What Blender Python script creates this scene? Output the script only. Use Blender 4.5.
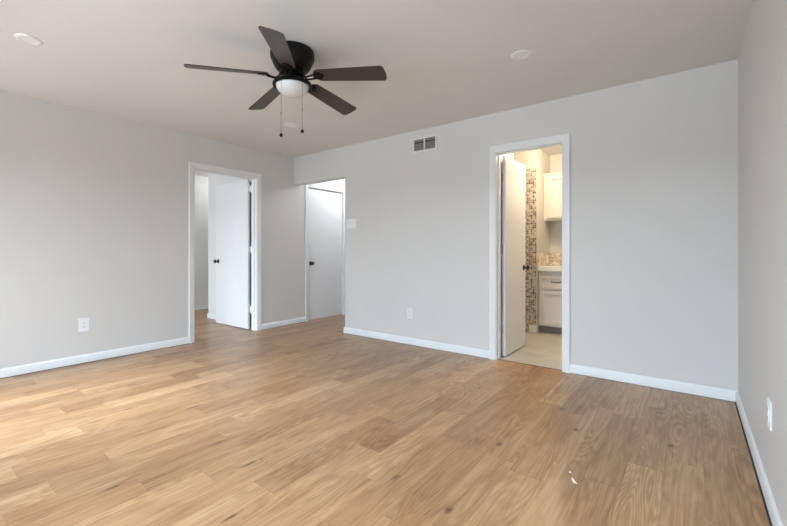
import bpy, bmesh, math, random
from mathutils import Vector, Matrix

for o in list(bpy.data.objects):
    bpy.data.objects.remove(o, do_unlink=True)
S = bpy.context.scene
C = S.collection
R = math.radians

# ------------------------------------------------------------------ camera, sky, daylight, exposure
cam = bpy.data.cameras.new('camera'); co = bpy.data.objects.new('camera', cam); C.objects.link(co)
co.location = (0, 0, 1.085); co.rotation_euler = (R(90), 0, math.atan2(297.5, 392.0))
cam.sensor_width = 36; cam.lens = 392.0 / 787 * 36; cam.shift_y = -12.5 / 787
cam.clip_start = 0.02; cam.clip_end = 100
S.camera = co

S.view_settings.view_transform = 'Standard'
S.view_settings.look = 'None'
S.view_settings.gamma = 1
S.view_settings.use_curve_mapping = False
S.view_settings.exposure = 0.0

w = bpy.data.worlds.new('sky'); S.world = w; w.use_nodes = True
bg = w.node_tree.nodes['Background']
bg.inputs[0].default_value = (0.75, 0.87, 1.0, 1); bg.inputs[1].default_value = 1.0

def area(name, loc, direction, sx, sy, power, color, spread=180):
    l = bpy.data.lights.new(name, 'AREA'); l.shape = 'RECTANGLE'; l.size = sx; l.size_y = sy
    l.energy = power; l.color = color; l.spread = R(spread)
    o = bpy.data.objects.new(name, l); C.objects.link(o); o.location = loc
    o.rotation_euler = Vector(direction).to_track_quat('-Z', 'Y').to_euler()
    return o
def point(name, loc, power, color, radius):
    l = bpy.data.lights.new(name, 'POINT'); l.energy = power; l.color = color; l.shadow_soft_size = radius
    o = bpy.data.objects.new(name, l); C.objects.link(o); o.location = loc
    return o

# daylight: bright sky seen over the opposite roofs, through the windows of the front wall
DAY = (0.80, 0.90, 1.0)
area('sky_light', (-2.2, -4.6, 3.05), (0.0, 1, -0.25), 17.0, 1.8, 3900, (0.68, 0.84, 1.0))
area('ground_bounce_fill', (-2.3, -6.0, -0.30), (0, 0.8, 1), 12.0, 4.0, 1700, (0.76, 0.90, 1.0))  # added fill standing in for ground bounce, brightens the ceiling
area('added_floor_beam', (-4.90, -4.0, 3.35), (0.22, 1, -0.55), 0.7, 0.6, 950, (0.80, 0.91, 1.0))  # added lamp outside the left window, throws the pale streak on the floor
area('side_room_sky_light', (-6.0, -2.7, 2.2), (0, 1, -0.25), 2.2, 2.0, 215, DAY)
point('side_room_lamp', (-6.66, 4.0, 2.30), 7, (0.96, 0.98, 1.0), 0.08)
point('hall_lamp', (-4.10, 4.75, 2.36), 23, (0.90, 0.95, 1.0), 0.07)
for i in range(3):
    point('vanity_lamp', (-1.12 + 0.16 * i, 5.62, 1.98), 9, (1.0, 0.84, 0.64), 0.05)
point('bathroom_ceiling_lamp', (-1.15, 4.75, 2.36), 52, (1.0, 0.79, 0.55), 0.08)

# ------------------------------------------------------------------ materials
def mat(name, rgb, rough=0.5, metal=0.0, spec=0.5):
    m = bpy.data.materials.new(name); m.use_nodes = True
    b = m.node_tree.nodes['Principled BSDF']
    b.inputs['Base Color'].default_value = (*rgb, 1)
    b.inputs['Roughness'].default_value = rough; b.inputs['Metallic'].default_value = metal
    b.inputs['Specular IOR Level'].default_value = spec
    return m
class N:
    def __init__(s, m): s.t = m.node_tree; s.b = s.t.nodes['Principled BSDF']
    def n(s, typ, **kw):
        x = s.t.nodes.new(typ)
        for k, v in kw.items():
            if k.startswith('i_'):
                key = k[2:]; key = int(key) if key.isdigit() else key.replace('_', ' ')
                x.inputs[key].default_value = v
            else: setattr(x, k, v)
        return x
    def l(s, a, b): s.t.links.new(a, b)
    def math(s, op, a, b=None, c=None, clamp=False):
        x = s.t.nodes.new('ShaderNodeMath'); x.operation = op; x.use_clamp = clamp
        for i, v in enumerate((a, b, c)):
            if v is None: continue
            if isinstance(v, (int, float)): x.inputs[i].default_value = v
            else: s.l(v, x.inputs[i])
        return x.outputs[0]
    def mix(s, f, a, b, blend='MIX'):
        x = s.t.nodes.new('ShaderNodeMix'); x.data_type = 'RGBA'; x.blend_type = blend
        for i, v in ((0, f), (6, a), (7, b)):
            if isinstance(v, (int, float)): x.inputs[i].default_value = v
            elif isinstance(v, tuple): x.inputs[i].default_value = (*v, 1)
            else: s.l(v, x.inputs[i])
        return x.outputs[2]

def bumpy(m, scale=120, strength=0.08, dist=0.002, mottling=0.03):
    g = N(m); tc = g.n('ShaderNodeTexCoord')
    a = g.n('ShaderNodeTexNoise'); a.inputs['Scale'].default_value = scale; a.inputs['Detail'].default_value = 3
    g.l(tc.outputs['Object'], a.inputs['Vector'])
    bp = g.n('ShaderNodeBump'); bp.inputs['Strength'].default_value = strength; bp.inputs['Distance'].default_value = dist
    g.l(a.outputs[0], bp.inputs['Height']); g.l(bp.outputs[0], g.b.inputs['Normal'])
    c = tuple(g.b.inputs['Base Color'].default_value)[:3]
    b = g.n('ShaderNodeTexNoise'); b.inputs['Scale'].default_value = 1.7; b.inputs['Detail'].default_value = 2
    g.l(tc.outputs['Object'], b.inputs['Vector'])
    g.l(g.mix(b.outputs[0], tuple(x * (1 - mottling) for x in c), tuple(min(1, x * (1 + mottling)) for x in c)), g.b.inputs['Base Color'])
    return m

M = {}
M['wall'] = bumpy(mat('wall_paint', (0.66, 0.64, 0.617), 0.55, spec=0.35), 70, 0.12, 0.003)
M['ceiling'] = bumpy(mat('ceiling_paint', (0.72, 0.71, 0.69), 0.8, spec=0.2), 45, 0.15, 0.003)
M['trim'] = mat('trim_paint', (0.79, 0.80, 0.81), 0.35)
M['door'] = bumpy(mat('door_paint', (0.80, 0.81, 0.83), 0.30), 30, 0.03, 0.001, 0.01)
M['white_wall'] = bumpy(mat('white_paint', (0.76, 0.76, 0.75), 0.55), 70, 0.1, 0.003)
M['bath_wall'] = bumpy(mat('bathroom_paint', (0.58, 0.56, 0.52), 0.5), 70, 0.1, 0.003)
M['plate'] = mat('plate_plastic', (0.84, 0.85, 0.86), 0.35)
M['plate_warm'] = mat('switch_plastic', (0.82, 0.80, 0.77), 0.35)
M['slot'] = mat('slot_dark', (0.05, 0.05, 0.05), 0.6)
M['dark'] = mat('subfloor_dark', (0.09, 0.065, 0.05), 0.9)
M['bronze'] = mat('bronze_metal', (0.045, 0.04, 0.038), 0.35, 0.85)
M['steel'] = mat('brushed_steel', (0.42, 0.40, 0.37), 0.35, 0.9)
M['black'] = mat('black_metal', (0.0045, 0.0042, 0.0042), 0.42, 0.0, 0.18)
M['chain'] = mat('chain_metal', (0.20, 0.17, 0.15), 0.4, 0.7)
M['glass'] = mat('frosted_glass', (0.68, 0.68, 0.685), 0.25)
M['lens'] = mat('downlight_lens', (0.82, 0.81, 0.80), 0.4)
M['vent'] = mat('vent_enamel', (0.72, 0.70, 0.68), 0.45)
M['louvre'] = mat('louvre_enamel', (0.40, 0.38, 0.35), 0.5)
M['duct'] = mat('duct_dark', (0.06, 0.055, 0.05), 0.8)
M['cabinet'] = mat('cabinet_paint', (0.70, 0.665, 0.61), 0.35)
M['counter'] = mat('counter_white', (0.86, 0.84, 0.80), 0.2)
M['paper'] = mat('plastic_scrap', (0.88, 0.88, 0.86), 0.3)

# fan blades: dark walnut laminate with fine grain
m = mat('dark_walnut', (0.06, 0.04, 0.035), 0.38); g = N(m)
tc = g.n('ShaderNodeTexCoord'); mp = g.n('ShaderNodeMapping'); mp.inputs['Scale'].default_value = (3, 60, 3)
g.l(tc.outputs['Object'], mp.inputs['Vector'])
nz = g.n('ShaderNodeTexNoise'); nz.inputs['Scale'].default_value = 2.0; nz.inputs['Detail'].default_value = 5
g.l(mp.outputs[0], nz.inputs['Vector'])
g.l(g.mix(nz.outputs[0], (0.030, 0.020, 0.018), (0.075, 0.050, 0.045)), g.b.inputs['Base Color'])
M['blade'] = m

# floor planks: oak vinyl; colour attribute 'tone' = (shade, seed_x, seed_y)
KNOTS = [(-2.087, .651), (-2.107, 1.147), (-1.771, 1.137), (-1.477, .862), (-2.717, 1.315), (-3.039, 1.028), (-2.981, .838)]
ROUND = [(-.849, 2.087), (-1.114, 1.488), (-.798, 1.431), (-.088, 2.637), (-.696, 2.806), (-.548, 2.528)]
m = mat('oak_planks', (0.5, 0.3, 0.15), 0.38); g = N(m)
ge = g.n('ShaderNodeNewGeometry'); at = g.n('ShaderNodeAttribute'); at.attribute_name = 'tone'
sp = g.n('ShaderNodeSeparateColor'); g.l(at.outputs['Color'], sp.inputs[0])
cb = g.n('ShaderNodeCombineXYZ')
g.l(g.math('MULTIPLY', sp.outputs[1], 37.0), cb.inputs[0]); g.l(g.math('MULTIPLY', sp.outputs[2], 53.0), cb.inputs[1])
g.l(g.math('MULTIPLY', sp.outputs[1], 19.0), cb.inputs[2])
ad = g.n('ShaderNodeVectorMath'); ad.operation = 'ADD'; g.l(ge.outputs['Position'], ad.inputs[0]); g.l(cb.outputs[0], ad.inputs[1])
def mapped(scale):
    x = g.n('ShaderNodeMapping'); x.inputs['Scale'].default_value = scale; g.l(ad.outputs[0], x.inputs['Vector']); return x.outputs[0]
def noise(vec, scale, detail, rough=0.5, dist=0.0):
    x = g.n('ShaderNodeTexNoise'); x.inputs['Scale'].default_value = scale; x.inputs['Detail'].default_value = detail
    x.inputs['Roughness'].default_value = rough; x.inputs['Distortion'].default_value = dist; g.l(vec, x.inputs['Vector']); return x.outputs[0]
broad = noise(mapped((9, 1.1, 1)), 1.0, 2, 0.5, 0.6)
fine = noise(mapped((130, 4, 1)), 1.0, 4, 0.6)
figure = noise(mapped((6.5, 0.75, 1)), 1.0, 1, 0.4, 0.3)
rings = g.math('SINE', g.math('MULTIPLY', g.math('ADD', figure, g.math('MULTIPLY', fine, 0.02)), 150.0))
rings = g.math('MULTIPLY_ADD', rings, 0.5, 0.5)
ringamt = g.math('MULTIPLY', rings, g.math('SUBTRACT', broad, 0.30), clamp=True)
streak = noise(mapped((55, 1.7, 1)), 1.0, 4, 0.65, 0.3)
base = g.mix(sp.outputs[0], (0.310, 0.156, 0.064), (0.610, 0.385, 0.205))
blotch = noise(mapped((12, 3.2, 1)), 1.0, 3, 0.6, 0.8)
base = g.mix(g.math('MULTIPLY', g.math('SUBTRACT', blotch, 0.48), 3.5, clamp=True), base, g.mix(1.0, base, (0.74, 0.68, 0.64), 'MULTIPLY'))
pale = noise(mapped((7, 2.1, 3)), 1.0, 2, 0.5, 0.5)
base = g.mix(g.math('MULTIPLY', g.math('SUBTRACT', pale, 0.52), 2.0, clamp=True), base, (0.60, 0.41, 0.245))
base = g.mix(g.math('MULTIPLY', g.math('SUBTRACT', streak, 0.45), 2.4, clamp=True), base, g.mix(1.0, base, (0.66, 0.58, 0.50), 'MULTIPLY'))
base = g.mix(g.math('MULTIPLY', ringamt, 2.0, clamp=True), base, g.mix(1.0, base, (0.62, 0.54, 0.46), 'MULTIPLY'))
base = g.mix(g.math('MULTIPLY', g.math('SUBTRACT', fine, 0.48), 2.6, clamp=True), base, g.mix(1.0, base, (0.60, 0.52, 0.44), 'MULTIPLY'))
sx = g.n('ShaderNodeSeparateXYZ'); g.l(ge.outputs['Position'], sx.inputs[0])
kf = None
wob = g.math('MULTIPLY', g.math('SUBTRACT', noise(mapped((30, 30, 1)), 1.0, 2), 0.5), 0.9)
for lst, ax, ay in ((KNOTS, 0.011, 0.060), (ROUND, 0.018, 0.030)):
    for (kx, ky) in lst:
        dx = g.math('MULTIPLY', g.math('SUBTRACT', sx.outputs[0], kx * 1.0102), 1 / ax)
        dy = g.math('MULTIPLY', g.math('SUBTRACT', sx.outputs[1], ky * 1.0102), 1 / ay)
        d = g.math('SQRT', g.math('ADD', g.math('MULTIPLY', dx, dx), g.math('MULTIPLY', dy, dy)))
        k = g.math('SUBTRACT', 1.15, g.math('ADD', d, wob), clamp=True)
        kf = k if kf is None else g.math('MAXIMUM', kf, k)
base = g.mix(g.math('MULTIPLY', kf, 1.0, clamp=True), base, (0.10, 0.055, 0.035))
g.l(base, g.b.inputs['Base Color'])
rg = g.math('MULTIPLY_ADD', fine, 0.15, 0.25); g.l(rg, g.b.inputs['Roughness'])
bp = g.n('ShaderNodeBump'); bp.inputs['Strength'].default_value = 0.06; bp.inputs['Distance'].default_value = 0.0005
g.l(fine, bp.inputs['Height']); g.l(bp.outputs[0], g.b.inputs['Normal'])
M['oak'] = m

# mosaic: little square glass and stone tiles (planes X-Z and Y-Z)
def mosaic(name, size, cols):
    m = mat(name, (0.5, 0.4, 0.3), 0.25); g = N(m)
    ge = g.n('ShaderNodeNewGeometry'); s = g.n('ShaderNodeSeparateXYZ'); g.l(ge.outputs['Position'], s.inputs[0])
    u = g.math('MULTIPLY', g.math('ADD', s.outputs[0], s.outputs[1]), 1 / size); v = g.math('MULTIPLY', s.outputs[2], 1 / size)
    c = g.n('ShaderNodeCombineXYZ'); g.l(g.math('FLOOR', u), c.inputs[0]); g.l(g.math('FLOOR', v), c.inputs[1])
    wn = g.n('ShaderNodeTexWhiteNoise'); wn.noise_dimensions = '2D'; g.l(c.outputs[0], wn.inputs['Vector'])
    r = g.n('ShaderNodeValToRGB'); r.color_ramp.interpolation = 'CONSTANT'
    e = r.color_ramp.elements
    while len(e) > 1: e.remove(e[-1])
    e[0].position = 0; e[0].color = (*cols[0], 1)
    for i, cc in enumerate(cols[1:]):
        q = e.new((i + 1) / len(cols)); q.color = (*cc, 1)
    g.l(wn.outputs[0], r.inputs[0])
    fu = g.math('ABSOLUTE', g.math('SUBTRACT', g.math('FRACT', u), 0.5)); fv = g.math('ABSOLUTE', g.math('SUBTRACT', g.math('FRACT', v), 0.5))
    gr = g.math('GREATER_THAN', g.math('MAXIMUM', fu, fv), 0.44)
    g.l(g.mix(gr, r.outputs[0], (0.62, 0.58, 0.52)), g.b.inputs['Base Color'])
    return m
M['mosaic'] = mosaic('mosaic_tile', 0.0255, [(.46, .43, .39), (.14, .09, .06), (.30, .26, .23), (.58, .55, .50), (.22, .16, .11), (.40, .35, .31), (.54, .51, .46), (.34, .28, .23)])
M['mosaic_tan'] = mosaic('mosaic_backsplash', 0.0255, [(.62, .50, .34), (.74, .66, .52), (.45, .32, .20), (.66, .56, .40), (.55, .42, .27), (.78, .72, .62)])

# bathroom floor: pale stone-look planks
m = mat('pale_stone', (0.55, 0.50, 0.42), 0.3); g = N(m)
ge = g.n('ShaderNodeNewGeometry')
mp = g.n('ShaderNodeMapping'); mp.inputs['Scale'].default_value = (2.5, 14, 1); g.l(ge.outputs['Position'], mp.inputs['Vector'])
nz = g.n('ShaderNodeTexNoise'); nz.inputs['Scale'].default_value = 2; nz.inputs['Detail'].default_value = 5; g.l(mp.outputs[0], nz.inputs['Vector'])
bk = g.n('ShaderNodeTexBrick'); bk.inputs['Scale'].default_value = 1; bk.inputs['Brick Width'].default_value = 0.6; bk.inputs['Row Height'].default_value = 0.15
bk.inputs['Mortar Size'].default_value = 0.002; bk.inputs['Color1'].default_value = (1, 1, 1, 1); bk.inputs['Color2'].default_value = (.9, .9, .9, 1); bk.inputs['Mortar'].default_value = (.7, .68, .65, 1)
g.l(ge.outputs['Position'], bk.inputs['Vector'])
g.l(g.mix(1.0, g.mix(nz.outputs[0], (0.44, 0.40, 0.34), (0.70, 0.66, 0.58)), bk.outputs[0], 'MULTIPLY'), g.b.inputs['Base Color'])
M['stone'] = m

# ------------------------------------------------------------------ mesh helpers
def box(bm, x0, x1, y0, y1, z0, z1, bevel=0.0):
    vs = [bm.verts.new(p) for p in ((x0, y0, z0), (x1, y0, z0), (x1, y1, z0), (x0, y1, z0), (x0, y0, z1), (x1, y0, z1), (x1, y1, z1), (x0, y1, z1))]
    fs = [bm.faces.new([vs[i] for i in f]) for f in ((0, 3, 2, 1), (4, 5, 6, 7), (0, 1, 5, 4), (1, 2, 6, 5), (2, 3, 7, 6), (3, 0, 4, 7))]
    if bevel:
        es = set(e for f in fs for e in f.edges)
        bmesh.ops.bevel(bm, geom=list(es), offset=bevel, segments=2, profile=0.6, affect='EDGES')
def lathe(bm, prof, seg=48, center=(0, 0, 0), axis='Z'):
    def P(r, h, a):
        c, s = r * math.cos(a), r * math.sin(a)
        v = (c, s, h) if axis == 'Z' else ((h, c, s) if axis == 'X' else (c, h, s))
        return tuple(v[i] + center[i] for i in range(3))
    rings = []
    for r, h in prof:
        if r < 1e-6: rings.append([bm.verts.new(P(0, h, 0))])
        else: rings.append([bm.verts.new(P(r, h, 2 * math.pi * k / seg)) for k in range(seg)])
    for a, b in zip(rings, rings[1:]):
        for k in range(seg):
            k2 = (k + 1) % seg
            if len(a) == 1 and len(b) == 1: continue
            if len(a) == 1: bm.faces.new((a[0], b[k], b[k2]))
            elif len(b) == 1: bm.faces.new((a[k], b[0], a[k2]))
            else: bm.faces.new((a[k], b[k], b[k2], a[k2]))
def tube(bm, pts, r, seg=10):
    rings = []
    for i, p in enumerate(pts):
        p = Vector(p); d = (Vector(pts[min(i + 1, len(pts) - 1)]) - Vector(pts[max(i - 1, 0)])).normalized()
        up = Vector((0, 0, 1)) if abs(d.z) < 0.9 else Vector((1, 0, 0))
        a = d.cross(up).normalized(); b = d.cross(a)
        rr = r[i] if isinstance(r, (list, tuple)) else r
        rings.append([bm.verts.new(p + a * rr * math.cos(t) + b * rr * math.sin(t)) for t in [2 * math.pi * k / seg for k in range(seg)]])
    for x, y in zip(rings, rings[1:]):
        for k in range(seg): bm.faces.new((x[k], x[(k + 1) % seg], y[(k + 1) % seg], y[k]))
    bm.faces.new(rings[0]); bm.faces.new(rings[-1][::-1])
def prism(bm, outline, z0, z1):
    lo = [bm.verts.new((x, y, z0)) for x, y in outline]; hi = [bm.verts.new((x, y, z1)) for x, y in outline]
    n = len(outline); bm.faces.new(lo[::-1]); bm.faces.new(hi)
    for k in range(n): bm.faces.new((lo[k], lo[(k + 1) % n], hi[(k + 1) % n], hi[k]))
def obj(name, bm, m, parent=None, smooth=False, bevel=0.0, matrix=None):
    bmesh.ops.recalc_face_normals(bm, faces=bm.faces[:])
    if matrix is not None: bm.transform(matrix)
    me = bpy.data.meshes.new(name); bm.to_mesh(me); bm.free()
    if smooth:
        for p in me.polygons: p.use_smooth = True
    o = bpy.data.objects.new(name, me); C.objects.link(o); me.materials.append(m)
    if smooth:
        es = o.modifiers.new('split', 'EDGE_SPLIT'); es.split_angle = R(38)
    if bevel:
        b = o.modifiers.new('bevel', 'BEVEL'); b.width = bevel; b.segments = 2; b.limit_method = 'ANGLE'
    if parent: o.parent = parent
    return o
def new(): return bmesh.new()
def tag(o, label, cat, group=None):
    o['label'] = label; o['category'] = cat
    if group: o['group'] = group
    return o
def thing(name, label, cat, loc=(0, 0, 0), rz=0, group=None):
    o = bpy.data.objects.new(name, None); C.objects.link(o); o.location = loc; o.rotation_euler = (0, 0, rz)
    o.empty_display_size = 0.05
    return tag(o, label, cat, group)
def struct(o, label=None, cat=None):
    o['kind'] = 'structure'
    if label: tag(o, label, cat)
    return o

# ------------------------------------------------------------------ room data
XL, XR, YB, YF, H = -4.67, 0.268, 3.717, -1.60, 2.451
T = 0.12
A0, A1, AT = 2.268, 3.096, 2.056          # doorway to the side room, clear opening
HX1, HT = -3.621, 2.056                   # cased-free opening to the hall
B0, B1, BT = -1.537, -0.923, 2.056        # bathroom doorway
D0, D1 = 4.000, 4.760                     # hall door
RX, RN = -7.16, -6.16                     # side room far wall, end of the stub wall
BY = 5.85                                 # bathroom back wall
J = 0.018                                 # jamb thickness
HB = 6.0                                  # end of the hall

# walls
bm = new()
box(bm, XL - T, XL, YF - T, A0 - J, 0, H); box(bm, XL - T, XL, A0 - J, A1 + J, AT + J, H)
box(bm, XL - T, XL, A1 + J, D0 - J, 0, H); box(bm, XL - T, XL, D0 - J, D1 + J, AT + J, H); box(bm, XL - T, XL, D1 + J, HB, 0, H)
struct(obj('wall_left', bm, M['wall']), 'long greige left wall holding the doorway to the side room', 'wall')
bm = new()
box(bm, XL, HX1, YB, YB + T, HT, H); box(bm, HX1, B0 - J, YB, YB + T, 0, H)
box(bm, B0 - J, B1 + J, YB, YB + T, BT + J, H); box(bm, B1 + J, XR, YB, YB + T, 0, H)
struct(obj('wall_back', bm, M['wall']), 'greige back wall with the hall opening and the bathroom doorway', 'wall')
bm = new(); box(bm, XR, XR + T, YF - T, BY + T, 0, H)
struct(obj('wall_right', bm, M['wall']), 'greige right wall running along the right edge', 'wall')
WINS = [(-4.60, -3.75, 0.55, 2.10), (-2.30, -0.15, 0.55, 2.10), (-6.7, -5.3, 0.7, 2.05)]
bm = new(); xs = RX - T
for (a, b, z0, z1) in sorted(WINS):
    box(bm, xs, a, YF - T, YF, 0, H); box(bm, a, b, YF - T, YF, 0, z0); box(bm, a, b, YF - T, YF, z1, H); xs = b
box(bm, xs, XR + T, YF - T, YF, 0, H)
struct(obj('wall_front', bm, M['wall']), 'front wall with the windows, behind the viewer', 'wall')
for i, (a, b, z0, z1) in enumerate(WINS):
    bm = new(); f = 0.045; y0, y1 = YF - 0.09, YF - 0.04
    box(bm, a, a + f, y0, y1, z0, z1); box(bm, b - f, b, y0, y1, z0, z1); box(bm, a + f, b - f, y0, y1, z0, z0 + f); box(bm, a + f, b - f, y0, y1, z1 - f, z1)
    mz = (z0 + z1) / 2; box(bm, a + f, b - f, y0 + .01, y1 - .01, mz - .02, mz + .02)
    struct(obj('window_%d' % (i + 1), bm, M['trim'], bevel=0.003))
# side room
bm = new(); box(bm, RX - T, RX, YF, 4.8, 0, H)
struct(obj('wall_side_room_far', bm, M['white_wall']), 'pale far wall of the side room seen past the open door', 'wall')
bm = new()
box(bm, RN, -5.25, 3.21, 3.33, 0, H); box(bm, -5.25, XL - T, 3.21, 3.33, 2.06, H); box(bm, RN, RN + T, 3.33, 4.8, 0, H); box(bm, RX, RN + T, 4.8, 4.92, 0, H)
box(bm, RN + T, XL - T, 3.95, 4.07, 0, H)
struct(obj('wall_side_room_stub', bm, M['white_wall']), 'white stub wall standing behind the open door', 'wall')
# hall
bm = new(); box(bm, HX1, HX1 + 0.1, YB + T, HB, 0, H); box(bm, XL - T, HX1 + 0.1, HB, HB + T, 0, H)
struct(obj('wall_hall', bm, M['wall']), 'hall side wall beyond the opening', 'wall')
# bathroom
bm = new(); box(bm, -2.5, XR, BY, BY + T, 0, H); box(bm, -2.5 - T, -2.5, YB + T, BY + T, 0, H)
struct(obj('wall_bathroom', bm, M['bath_wall']), 'cream bathroom wall above the vanity', 'wall')
bm = new(); box(bm, -2.5, -1.617, 5.25, BY, 0, H); box(bm, -1.72, -1.578, YB + T, 4.29, 0, H)
struct(obj('wall_bathroom_alcove', bm, M['bath_wall']), 'cream bathroom wall end beside the vanity', 'wall')
bm = new(); box(bm, -2.3, -1.622, 5.238, 5.25, 0.0, 2.17)
struct(obj('trim_9', bm, M['mosaic']), 'brown and cream mosaic tile panel beside the vanity', 'tile panel')
bm = new(); box(bm, -1.712, -1.615, 5.226, 5.238, 0.002, 0.100, 0.003)
struct(obj('baseboard_bathroom', bm, M['trim']))
bm = new(); box(bm, -1.617, -0.5, 5.842, BY, 0.880, 1.055); box(bm, -1.617, -1.611, 5.27, 5.842, 0.880, 1.055)
struct(obj('trim_10', bm, M['mosaic_tan']), 'tan mosaic backsplash strip above the vanity counter', 'backsplash')

# ceiling
bm = new(); box(bm, RX - T, XR + T, YF - T, HB + T, H, H + 0.1)
struct(obj('ceiling', bm, M['ceiling']), 'flat pale ceiling over the whole room', 'ceiling')

# ------------------------------------------------------------------ floor: individual planks in one mesh
bm = new(); box(bm, RX - T, XR + T, YF - T, HB + T, -0.05, -0.006)
struct(obj('floor_base', bm, M['dark']), 'dark subfloor showing in the gaps along the baseboards', 'floor')
REG = [(XL + 0.018, XR - 0.020, YF, YB - 0.004), (XL + 0.018, HX1 - 0.0, YB - 0.004, HB), (XL - T, XL + 0.018, A0, A1),
       (RX + 0.015, XL - T, YF, 3.197), (RX + 0.015, RN, 3.197, 4.8), (XL - T + 0.0, XL + 0.018, D0, D1), (B0, B1, YB - 0.004, YB + 0.02)]
JOINT = {-2: 2.309, -1: 2.46, 0: 2.91, 1: 2.749, -5: 1.871, -3: 2.023, -9: 1.402, -8: 1.981, -10: 1.611, -19: .464, -16: .478, -17: .726,
         -22: .956, -14: .737, -15: 1.214, -13: .955, -20: .739, -11: 1.06, -12: 1.189}
PL = 0.916; PW = 0.1535; FS = 1.0102
TONE = {(-2, 1.85): .95, (-1, 2.0): .80, (-9, 1.85): .80, (-22, 1.4): .95, (1, 3.2): .35, (0, 3.3): .45, (0, 2.4): .55, (-3, 2.4): .48, (-4, 1.8): .50,
        (-20, .3): .75, (-17, .9): .65, (-16, 1.0): .5, (-1, 2.9): .58, (-2, 2.7): .48, (-5, 2.3): .40, (-5, 1.4): .55, (-8, 1.5): .45, (-8, 2.4): .38, (-10, 1.2): .70, (1, 2.3): .48}
rnd = random.Random(11)
bm = new(); lay = bm.loops.layers.float_color.new('tone')
for r in range(-49, 3):
    x0 = 0.0505 + r * PW + 0.0003; x1 = x0 + PW - 0.0006
    ph = FS * JOINT.get(r, rnd.uniform(0, PL) + 1)
    k0 = math.floor((YF - ph) / PL)
    for k in range(k0, k0 + 9):
        y0 = ph + k * PL + 0.0004; y1 = y0 + PL - 0.0008
        tone = min(1, max(0, rnd.gauss(0.50, 0.17))); sd = (rnd.random(), rnd.random())
        for (tr, ty), v in TONE.items():
            if tr == r and y0 < ty * FS < y1: tone = v
        for (a, b, c, d) in REG:
            X0, X1, Y0, Y1 = max(x0, a), min(x1, b), max(y0, c), min(y1, d)
            if X1 - X0 < 0.002 or Y1 - Y0 < 0.002: continue
            n0 = len(bm.faces)
            v = [bm.verts.new(p) for p in ((X0, Y0, 0), (X1, Y0, 0), (X1, Y1, 0), (X0, Y1, 0), (X0, Y0, -.006), (X1, Y0, -.006), (X1, Y1, -.006), (X0, Y1, -.006))]
            for f in ((0, 1, 2, 3), (0, 4, 5, 1), (1, 5, 6, 2), (2, 6, 7, 3), (3, 7, 4, 0)):
                fc = bm.faces.new([v[i] for i in f])
                for lp in fc.loops: lp[lay] = (tone, sd[0], sd[1], 1)
struct(obj('floor', bm, M['oak']), 'warm oak plank floor running towards the hall', 'floor')
bm = new(); box(bm, -2.5, XR, YB + 0.034, BY, -0.006, 0.0)
struct(obj('floor_bathroom', bm, M['stone']), 'pale beige bathroom floor beyond the threshold', 'floor')
bm = new(); box(bm, B0, B1, YB + 0.018, YB + 0.036, -0.006, 0.003, 0.001)
struct(obj('trim_11', bm, mat('threshold_strip', (0.16, 0.10, 0.06), 0.4)), 'thin brown threshold strip under the bathroom doorway', 'threshold')

# ------------------------------------------------------------------ baseboards
def baseboard(name, runs, h=0.080, t=0.013):
    # runs: (axis, fixed wall coordinate, sign into room, from, to)
    bm = new()
    prof = [(0, 0.004), (t, 0.004), (t, h - 0.016), (t * 0.75, h - 0.006), (t * 0.35, h), (0, h)]
    for axis, w0, s, a, b in runs:
        ends = []
        for e in (a, b):
            ends.append([bm.verts.new((w0 + s * p, e, z) if axis == 'Y' else (e, w0 + s * p, z)) for p, z in prof])
        n = len(prof)
        for k in range(n): bm.faces.new((ends[0][k], ends[0][(k + 1) % n], ends[1][(k + 1) % n], ends[1][k]))
        bm.faces.new(ends[0]); bm.faces.new(ends[1][::-1])
    return struct(obj(name, bm, M['trim'], smooth=True))
CW = 0.069
baseboard('baseboard_left', [('Y', XL, 1, YF, A0 - CW), ('Y', XL, 1, A1 + CW, D0 - CW), ('Y', XL, 1, D1 + CW, HB)])
baseboard('baseboard_back', [('X', YB, -1, HX1, B0 - CW), ('X', YB, -1, B1 + CW, XR)])
baseboard('baseboard_opening', [('Y', HX1, -1, YB - 0.013, HB)])
baseboard('baseboard_right', [('Y', XR, -1, YF, YB - 0.013)])
baseboard('baseboard_side_room', [('Y', RX, 1, YF, 4.8), ('X', 3.21, -1, RN - 0.013, -5.25), ('Y', RN, -1, 3.21, 4.8)])

# ------------------------------------------------------------------ door frames (casing + jamb + stop)
def frame(name, plane, w0, out, a, b, top, depth, stop_at):
    """plane 'X': wall face at x=w0, opening runs along y; 'Y': face at y=w0, runs along x. out=+-1 into our room."""
    def P(u, n, z): return (w0 + out * n, u, z) if plane == 'X' else (u, w0 + out * n, z)
    bm = new()
    prof = [(0, 0), (0, .007), (.006, .010), (.020, .0105), (.024, .0135), (.052, .017), (.062, .017), (.064, .015), (.064, 0)]
    rv = 0.005
    nodes = []
    for kind in range(4):
        row = []
        for o_, t_ in prof:
            d = rv + o_
            u = (a - d) if kind < 2 else (b + d)
            z = 0.0 if kind in (0, 3) else top + d
            row.append(bm.verts.new(P(u, t_, z)))
        nodes.append(row)
    for p, q in zip(nodes, nodes[1:]):
        for k in range(len(prof) - 1): bm.faces.new((p[k], p[k + 1], q[k + 1], q[k]))
    def bx(u0, u1, n0, n1, z0, z1):
        p, q = P(u0, n0, z0), P(u1, n1, z1)
        box(bm, min(p[0], q[0]), max(p[0], q[0]), min(p[1], q[1]), max(p[1], q[1]), z0, z1)
    bx(a - J, a, 0, -depth, 0, top); bx(b, b + J, 0, -depth, 0, top); bx(a - J, b + J, 0, -depth, top, top + J)
    s = stop_at
    bx(a, a + .011, -s, -s - .03, 0, top - .011); bx(b - .011, b, -s, -s - .03, 0, top - .011); bx(a, b, -s, -s - .03, top - .011, top)
    return struct(obj(name, bm, M['trim']))
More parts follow.
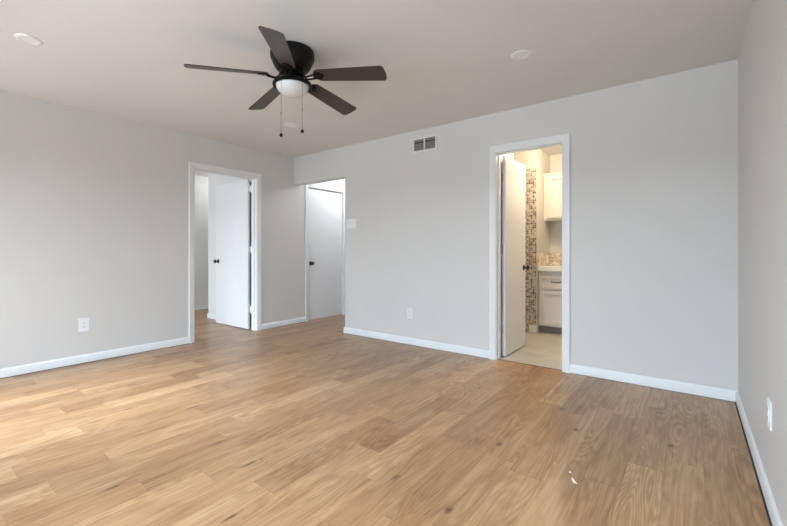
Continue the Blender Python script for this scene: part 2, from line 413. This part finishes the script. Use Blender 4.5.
frame('trim_1', 'X', XL, 1, A0, A1, AT, T, 0.045)
frame('trim_2', 'Y', YB, -1, B0, B1, BT, T, 0.045)
frame('trim_3', 'X', XL, 1, D0, D1, AT, T, 0.075)

# ------------------------------------------------------------------ doors
def knob_bm(side, offset, r=0.027):
    """door knob pointing along local +-Y, from face at |offset|"""
    b = new(); pr = [(0, 0), (.031, 0), (.032, .004), (.026, .008), (.012, .012), (.010, .028), (.018, .034), (r, .044), (r, .054), (.021, .062), (0, .064)]
    lathe(b, [(q, side * (offset + h)) for q, h in pr], 24, axis='Y'); return b
def make_door(name, label, width, hinge, angle, knob_u, knob_z, knob_m, hinge_m, th=0.035, hz=(0.22, 1.02, 1.80), swing=1):
    """leaf extends from the hinge along local +X; thickness in local +Y*swing"""
    root = bpy.data.objects.new(name, None); C.objects.link(root); root.location = hinge; root.rotation_euler = (0, 0, angle)
    struct(root, label, 'door')
    b = new(); y0, y1 = sorted((0, swing * th)); box(b, 0, width, y0, y1, 0.010, 2.051)
    obj('door_panel', b, M['door'], root, bevel=0.002)
    for s in (-1, 1):
        b = new(); pr = [(0, 0), (.031, 0), (.032, .004), (.026, .008), (.012, .012), (.010, .028), (.018, .034), (.027, .044), (.027, .054), (.021, .062), (0, .064)]
        lathe(b, [(q, s * h) for q, h in pr], 24, axis='Y')
        k = obj('door_knob', b, knob_m, root, smooth=True); k.location = (knob_u, y1 if s > 0 else y0, knob_z)
    b = new(); box(b, width - 0.0005, width + 0.0015, (y0 + y1) / 2 - .012, (y0 + y1) / 2 + .012, knob_z - .028, knob_z + .028)
    obj('latch_plate', b, knob_m, root)
    for z in hz:
        b = new(); lathe(b, [(0, -.045), (.006, -.045), (.006, .045), (0, .045)], 12, (0.0, y0 if swing > 0 else y1, z))
        box(b, -.034, 0.0, -.0015 + (y0 if swing > 0 else y1), .0015 + (y0 if swing > 0 else y1), z - .044, z + .044)
        obj('hinge', b, hinge_m, root, smooth=False)
    return root
# side-room door: hinged on the far side of the right jamb, swung 90 degrees away into the side room (leaf points to -X)
d1 = make_door('door_1', 'white flush door standing open into the side room', 0.840, (XL - T - 0.035, A1 + 0.002, 0), R(180), 0.765, 0.925, M['bronze'], M['trim'], swing=1, hz=(.28, 1.1, 1.93))
# bathroom door: hinged on the left jamb, swung into the bathroom (leaf points to +Y)
d2 = make_door('door_2', 'white flush door standing open into the bathroom', 0.600, (B0, YB + T + 0.030, 0), R(90), 0.538, 0.893, M['bronze'], M['steel'], swing=-1, hz=(.28, 1.1, 1.83))
# hall door: closed, slightly recessed in the frame, leaf along +Y
d3 = make_door('door_3', 'closed white flush door in the hall with a dark knob', D1 - D0 - 0.006, (XL - 0.070, D1 - 0.003, 0), R(-90), 0.685, 0.885, M['bronze'], M['steel'], swing=1, hz=())
d3.location = (XL - 0.070, D1 - 0.003, 0)

# ------------------------------------------------------------------ ceiling fan
FX, FY = -2.176, 1.722
fan = thing('ceiling_fan', 'black five-blade ceiling fan with a white dome light, hugging the ceiling', 'ceiling fan', (FX, FY, H))
bm = new()
lathe(bm, [(0, 0), (.138, 0), (.145, -.005), (.147, -.022), (.147, -.048), (.143, -.062), (.137, -.068), (.137, -.074), (.132, -.086), (.122, -.108), (.108, -.128), (.092, -.140), (0, -.142)], 64)
obj('motor_housing', bm, M['black'], fan, smooth=True)
bm = new(); lathe(bm, [(0, -.140), (.082, -.140), (.085, -.144), (.085, -.160), (.078, -.164), (0, -.164)], 48)
obj('rotor_plate', bm, M['black'], fan, smooth=True)
bm = new(); lathe(bm, [(0, -.162), (.050, -.162), (.050, -.196), (.056, -.202), (.056, -.212), (0, -.212)], 40)
obj('switch_cup', bm, M['black'], fan, smooth=True)
bm = new(); lathe(bm, [(0, -.206), (.070, -.207), (.112, -.213), (.127, -.222), (.132, -.231), (.132, -.242), (.126, -.246), (.116, -.244), (.113, -.236), (0, -.236)], 64)
obj('light_fitter', bm, M['black'], fan, smooth=True)
bm = new(); lathe(bm, [(.110, -.237), (.110, -.245), (.105, -.259), (.092, -.277), (.072, -.292), (.047, -.302), (.022, -.307), (0, -.308)], 64)
obj('glass_shade', bm, M['glass'], fan, smooth=True)
lat = Vector((.7965, .6046, 0)); tow = Vector((.6046, -.7965, 0))
for (lx, zb) in ((-.047, -.603), (.086, -.569)):
    p = lat * lx + tow * (math.sqrt(.118 ** 2 - lx * lx))
    bm = new(); z = -.246
    tube(bm, [(p.x, p.y, -.240), (p.x, p.y, zb)], 0.0011, 6)
    while z > zb + .004:
        lathe(bm, [(0, -.0016), (.0015, -.001), (.0019, 0), (.0015, .001), (0, .0016)], 6, (p.x, p.y, z)); z -= .006
    lathe(bm, [(0, -.006), (.0035, -.004), (.0035, .004), (0, .006)], 10, (p.x, p.y, zb + .14))
    ch = obj('pull_chain', bm, M['chain'], fan)
    bm = new(); lathe(bm, [(0, .012), (.003, .010), (.006, .006), (.0105, .0), (.0115, -.006), (.0095, -.012), (.005, -.0155), (0, -.0165)], 16, (p.x, p.y, zb))
    obj('pull_ball', bm, M['black'], ch, smooth=True)
def blade_outline():
    r0, r1 = .158, .664; pts = []
    def w(x):
        t = (x - r0) / (r1 - r0); return .054 + .016 * t
    # bottom side root->tip
    for t in (0, .25, .5, .75, 1): pts.append((r0 + .035 + (r1 - .035 - r0 - .035) * t, -w(r0 + .035 + (r1 - .07 - r0) * t)))
    for a in range(-80, 1, 16):
        aa = R(a); pts.append((r1 - .035 + .030 * math.cos(aa), -w(r1) + .030 + .030 * math.sin(aa)))
    pts.append((r1 - .001, 0))
    for a in range(0, 81, 16):
        aa = R(a); pts.append((r1 - .035 + .030 * math.cos(aa), w(r1) - .030 + .030 * math.sin(aa)))
    for t in (1, .75, .5, .25, 0): pts.append((r0 + .035 + (r1 - .035 - r0 - .035) * t, w(r0 + .035 + (r1 - .07 - r0) * t)))
    for a in range(100, 261, 20):
        aa = R(a); pts.append((r0 + .035 + .035 * math.cos(aa), .050 * math.sin(aa)))
    return pts
ZB = -.170
for k in range(5):
    rz = R(23.9) + k * 2 * math.pi / 5
    bm = new(); prism(bm, blade_outline(), -.003, .003)
    b = obj('fan_blade', bm, M['blade'], fan, bevel=0.0015)
    b.location = (0, 0, ZB); b.rotation_euler = (R(-15), R(4.3), rz)
    # iron: curved arm from the rotor plate dipping under the blade root, with a shaped mounting plate and screws
    bm = new()
    for s in (-1, 1):
        tube(bm, [(.060, .010 * s, .024), (.078, .012 * s, .014), (.096, .013 * s, -.012), (.114, .014 * s, -.021), (.138, .016 * s, -.017), (.172, .020 * s, -.007)], .0062, 8)
    pl = [(.160, -.020), (.175, -.034), (.196, -.036), (.212, -.022), (.226, -.010), (.230, 0), (.226, .010), (.212, .022), (.196, .036), (.175, .034), (.160, .020), (.154, 0)]
    prism(bm, pl, -.0085, -.0032)
    for (sx_, sy_) in ((.190, .024), (.190, -.024), (.216, 0)):
        lathe(bm, [(0, -.0115), (.004, -.0110), (.0055, -.0085), (0, -.0085)], 10, (sx_, sy_, 0))
    i_ = obj('blade_iron', bm, M['black'], fan, smooth=True)
    i_.location = (0, 0, ZB); i_.rotation_euler = (R(-15), R(4.3), rz)

# ------------------------------------------------------------------ recessed ceiling lights
def downlight(loc, label):
    t = thing('recessed_light', label, 'ceiling light', loc, group='recessed ceiling lights')
    bm = new(); lathe(bm, [(.046, -.0045), (.050, -.008), (.062, -.0065), (.069, -.003), (.070, 0), (.046, 0)], 48)
    obj('trim_ring', bm, M['trim'], t, smooth=True)
    bm = new(); lathe(bm, [(0, -.0040), (.030, -.0040), (.047, -.0048), (.047, -.001), (0, -.001)], 48)
    obj('lens', bm, M['lens'], t, smooth=True)
downlight((-3.415, .595, H), 'round white recessed ceiling light nearest the left edge, left of the fan')
downlight((-.945, 2.718, H), 'round white recessed ceiling light to the right of the fan')
downlight((-3.468, 2.724, H), 'faint white recessed ceiling light seen just below the fan dome')

# ------------------------------------------------------------------ wall plates; built in local X-Z plane facing -Y, then turned
def plate(name, label, cat, loc, rz, wd, ht, kind, m=None):
    m = m or M['plate']
    t = thing(name, label, cat, loc, rz)
    bm = new(); box(bm, -wd / 2, wd / 2, -.0065, 0, -ht / 2, ht / 2); obj('cover_plate', bm, m, t, bevel=0.003)
    if kind == 'duplex':
        bm = new(); box(bm, -.0175, .0175, -.0095, -.006, -.035, .035); r_ = obj('receptacle', bm, m, t, bevel=0.0015)
        bm = new()
        for z in (-.019, .019):
            for x in (-.0065, .0065): box(bm, x - .0012, x + .0012, -.0099, -.0090, z - .001, z + .008)
            lathe(bm, [(0, -.0099), (.0028, -.0099), (.0028, -.0090), (0, -.0090)], 10, (0, 0, z - .008), axis='Y')
        obj('socket_slot', bm, M['slot'], r_)
        for z in (-.049, .049):
            bm = new(); lathe(bm, [(0, -.0078), (.003, -.0076), (.0035, -.006), (0, -.006)], 10, (0, 0, z), axis='Y')
            obj('screw', bm, m, t)
    elif kind == 'switches':
        for x in (-.046, 0, .046):
            bm = new(); box(bm, x - .006, x + .006, -.0075, -.006, -.012, .012); box(bm, x - .0045, x + .0045, -.019, -.007, -.002, .007)
            obj('toggle', bm, m, t, bevel=0.001)
        for x in (-.046, 0, .046):
            for z in (-.030, .030):
                bm = new(); lathe(bm, [(0, -.0078), (.003, -.0076), (.0035, -.006), (0, -.006)], 10, (x, 0, z), axis='Y')
                obj('screw', bm, m, t)
    return t
plate('wall_outlet', 'white electrical outlet low on the left wall, left of the doorway', 'outlet', (XL, 1.207, .368), R(90), .084, .128, 'duplex')
plate('wall_outlet', 'white outlet low on the back wall between the hall opening and bathroom', 'outlet', (-2.584, YB, .359), 0, .076, .126, 'duplex', mat('painted_plate', (0.74, 0.735, 0.73), 0.4))
plate('wall_outlet', 'white outlet low on the right wall near the corner', 'outlet', (XR, 2.285, .393), R(-90), .078, .120, 'duplex')
plate('light_switch', 'off-white triple switch plate beside the hall opening on the back wall', 'light switch', (-3.505, YB, 1.432), 0, .170, .120, 'switches', M['plate_warm'])

# ------------------------------------------------------------------ air vent
v = thing('air_vent', 'white metal air return vent with two louvred panels, high on the back wall', 'vent', (-2.381, YB, 2.279))
bm = new(); W2, H2, bd = .166, .089, .026
box(bm, -W2, W2, -.009, 0, H2 - bd, H2); box(bm, -W2, W2, -.009, 0, -H2, -H2 + bd); box(bm, -W2, -W2 + bd, -.009, 0, -H2 + bd, H2 - bd)
box(bm, W2 - bd, W2, -.009, 0, -H2 + bd, H2 - bd); box(bm, -.010, .010, -.009, 0, -H2 + bd, H2 - bd)
obj('vent_frame', bm, M['vent'], v, bevel=0.002)
bm = new(); box(bm, -W2 + bd, W2 - bd, -.0012, -.0004, -H2 + bd, H2 - bd); obj('duct_backing', bm, M['duct'], v)
for s in (-1, 1):
    bm = new(); a, b = sorted((s * .010, s * (W2 - bd)))
    n = 9
    for k in range(n):
        if k == 6: continue
        z = -H2 + bd + (2 * (H2 - bd)) * (k + .5) / n
        vs = [bm.verts.new(p) for p in ((a, -.0075, z - .0055), (b, -.0075, z - .0055), (b, -.0016, z + .003), (a, -.0016, z + .003), (a, -.0075, z - .0045), (b, -.0075, z - .0045), (b, -.0016, z + .004), (a, -.0016, z + .004))]
        for f in ((0, 3, 2, 1), (4, 5, 6, 7), (0, 1, 5, 4), (1, 2, 6, 5), (2, 3, 7, 6), (3, 0, 4, 7)): bm.faces.new([vs[i] for i in f])
    obj('louvre_panel', bm, M['louvre'], v)

# ------------------------------------------------------------------ bathroom cabinets
def shaker(bm, x0, x1, z0, z1, y, fr=0.05):
    """recessed-panel front at y (facing -Y), 20 mm thick"""
    box(bm, x0, x1, y, y + .008, z0, z1)
    yy = y - .018
    box(bm, x0, x0 + fr, yy, y, z0, z1); box(bm, x1 - fr, x1, yy, y, z0, z1); box(bm, x0 + fr, x1 - fr, yy, y, z0, z0 + fr); box(bm, x0 + fr, x1 - fr, yy, y, z1 - fr, z1)
van = thing('vanity_cabinet', 'cream bathroom vanity cabinet with drawer above a recessed-panel door', 'cabinet', (-1.617, 5.30, 0))
VW = 1.10
bm = new(); box(bm, .002, VW, .02, .548, .09, .810); obj('cabinet_body', bm, M['cabinet'], van)
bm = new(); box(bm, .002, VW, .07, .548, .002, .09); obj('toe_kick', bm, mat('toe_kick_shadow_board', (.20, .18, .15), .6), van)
for x0 in (.025, .47, ):
    bm = new(); shaker(bm, x0, x0 + .42, .580, .755, .012, .032); dr = obj('drawer', bm, M['cabinet'], van, bevel=0.002)
    bm = new(); cx = x0 + .208; tube(bm, [(cx - .055, .0, .680), (cx - .055, -.026, .680), (cx - .03, -.032, .674), (cx + .03, -.032, .674), (cx + .055, -.026, .680), (cx + .055, .0, .680)], .0055, 8)
    obj('drawer_pull', bm, M['bronze'], dr, smooth=True)
    bm = new(); shaker(bm, x0, x0 + .42, .115, .562, .011, .05); obj('cabinet_door', bm, M['cabinet'], van, bevel=0.002)
bm = new(); box(bm, -1.615, -.515, 5.275, 5.842, .812, .880)
tag(obj('vanity_countertop', bm, M['counter'], bevel=0.006), 'white countertop slab resting on the bathroom vanity', 'countertop')
up = thing('wall_cabinet', 'cream upper cabinet hung above the bathroom vanity', 'cabinet', (-1.615, 5.55, 1.495))
bm = new(); box(bm, .0, .80, .012, .298, 0, .62); box(bm, .0, .80, -.004, .298, .622, .645); obj('cabinet_body', bm, M['cabinet'], up)
for x0 in (.055, .43):
    bm = new(); shaker(bm, x0, x0 + .36, .03, .60, .003, .045); obj('cabinet_door', bm, M['cabinet'], up, bevel=0.002)
bt = plate('wall_outlet', 'small cream outlet on the tan mosaic above the vanity counter', 'outlet', (-1.611, 5.70, .965), R(90), .070, .110, 'duplex', M['counter'])

# ------------------------------------------------------------------ white scraps on the floor
rs = random.Random(4)
def scrap(name, pts, wid, label, grp):
    bm = new(); L = []
    for i, (x, y) in enumerate(pts):
        w_ = wid * (0.4 + 0.9 * math.sin(math.pi * (i + .6) / (len(pts) + .2)))
        L.append((bm.verts.new((x - w_ * .6, y - w_, .0008)), bm.verts.new((x, y, .0035 + .002 * rs.random())), bm.verts.new((x + w_ * .6, y + w_, .0008))))
    for a, b in zip(L, L[1:]):
        bm.faces.new((a[0], a[1], b[1], b[0])); bm.faces.new((a[1], a[2], b[2], b[1]))
    o = obj(name, bm, M['paper']); so = o.modifiers.new('thick', 'SOLIDIFY'); so.thickness = .0006
    tag(o, label, 'scrap', grp)
scrap('plastic_scrap', [(-.452, 2.002), (-.446, 1.993), (-.441, 1.982), (-.434, 1.974), (-.421, 1.967)], .005, 'larger white curled plastic scrap lying on the oak floor planks', 'white scraps on the floor')
scrap('plastic_scrap', [(-.474, 2.052), (-.469, 2.047), (-.464, 2.044)], .003, 'tiny white fleck just behind the larger scrap on the floor', 'white scraps on the floor')
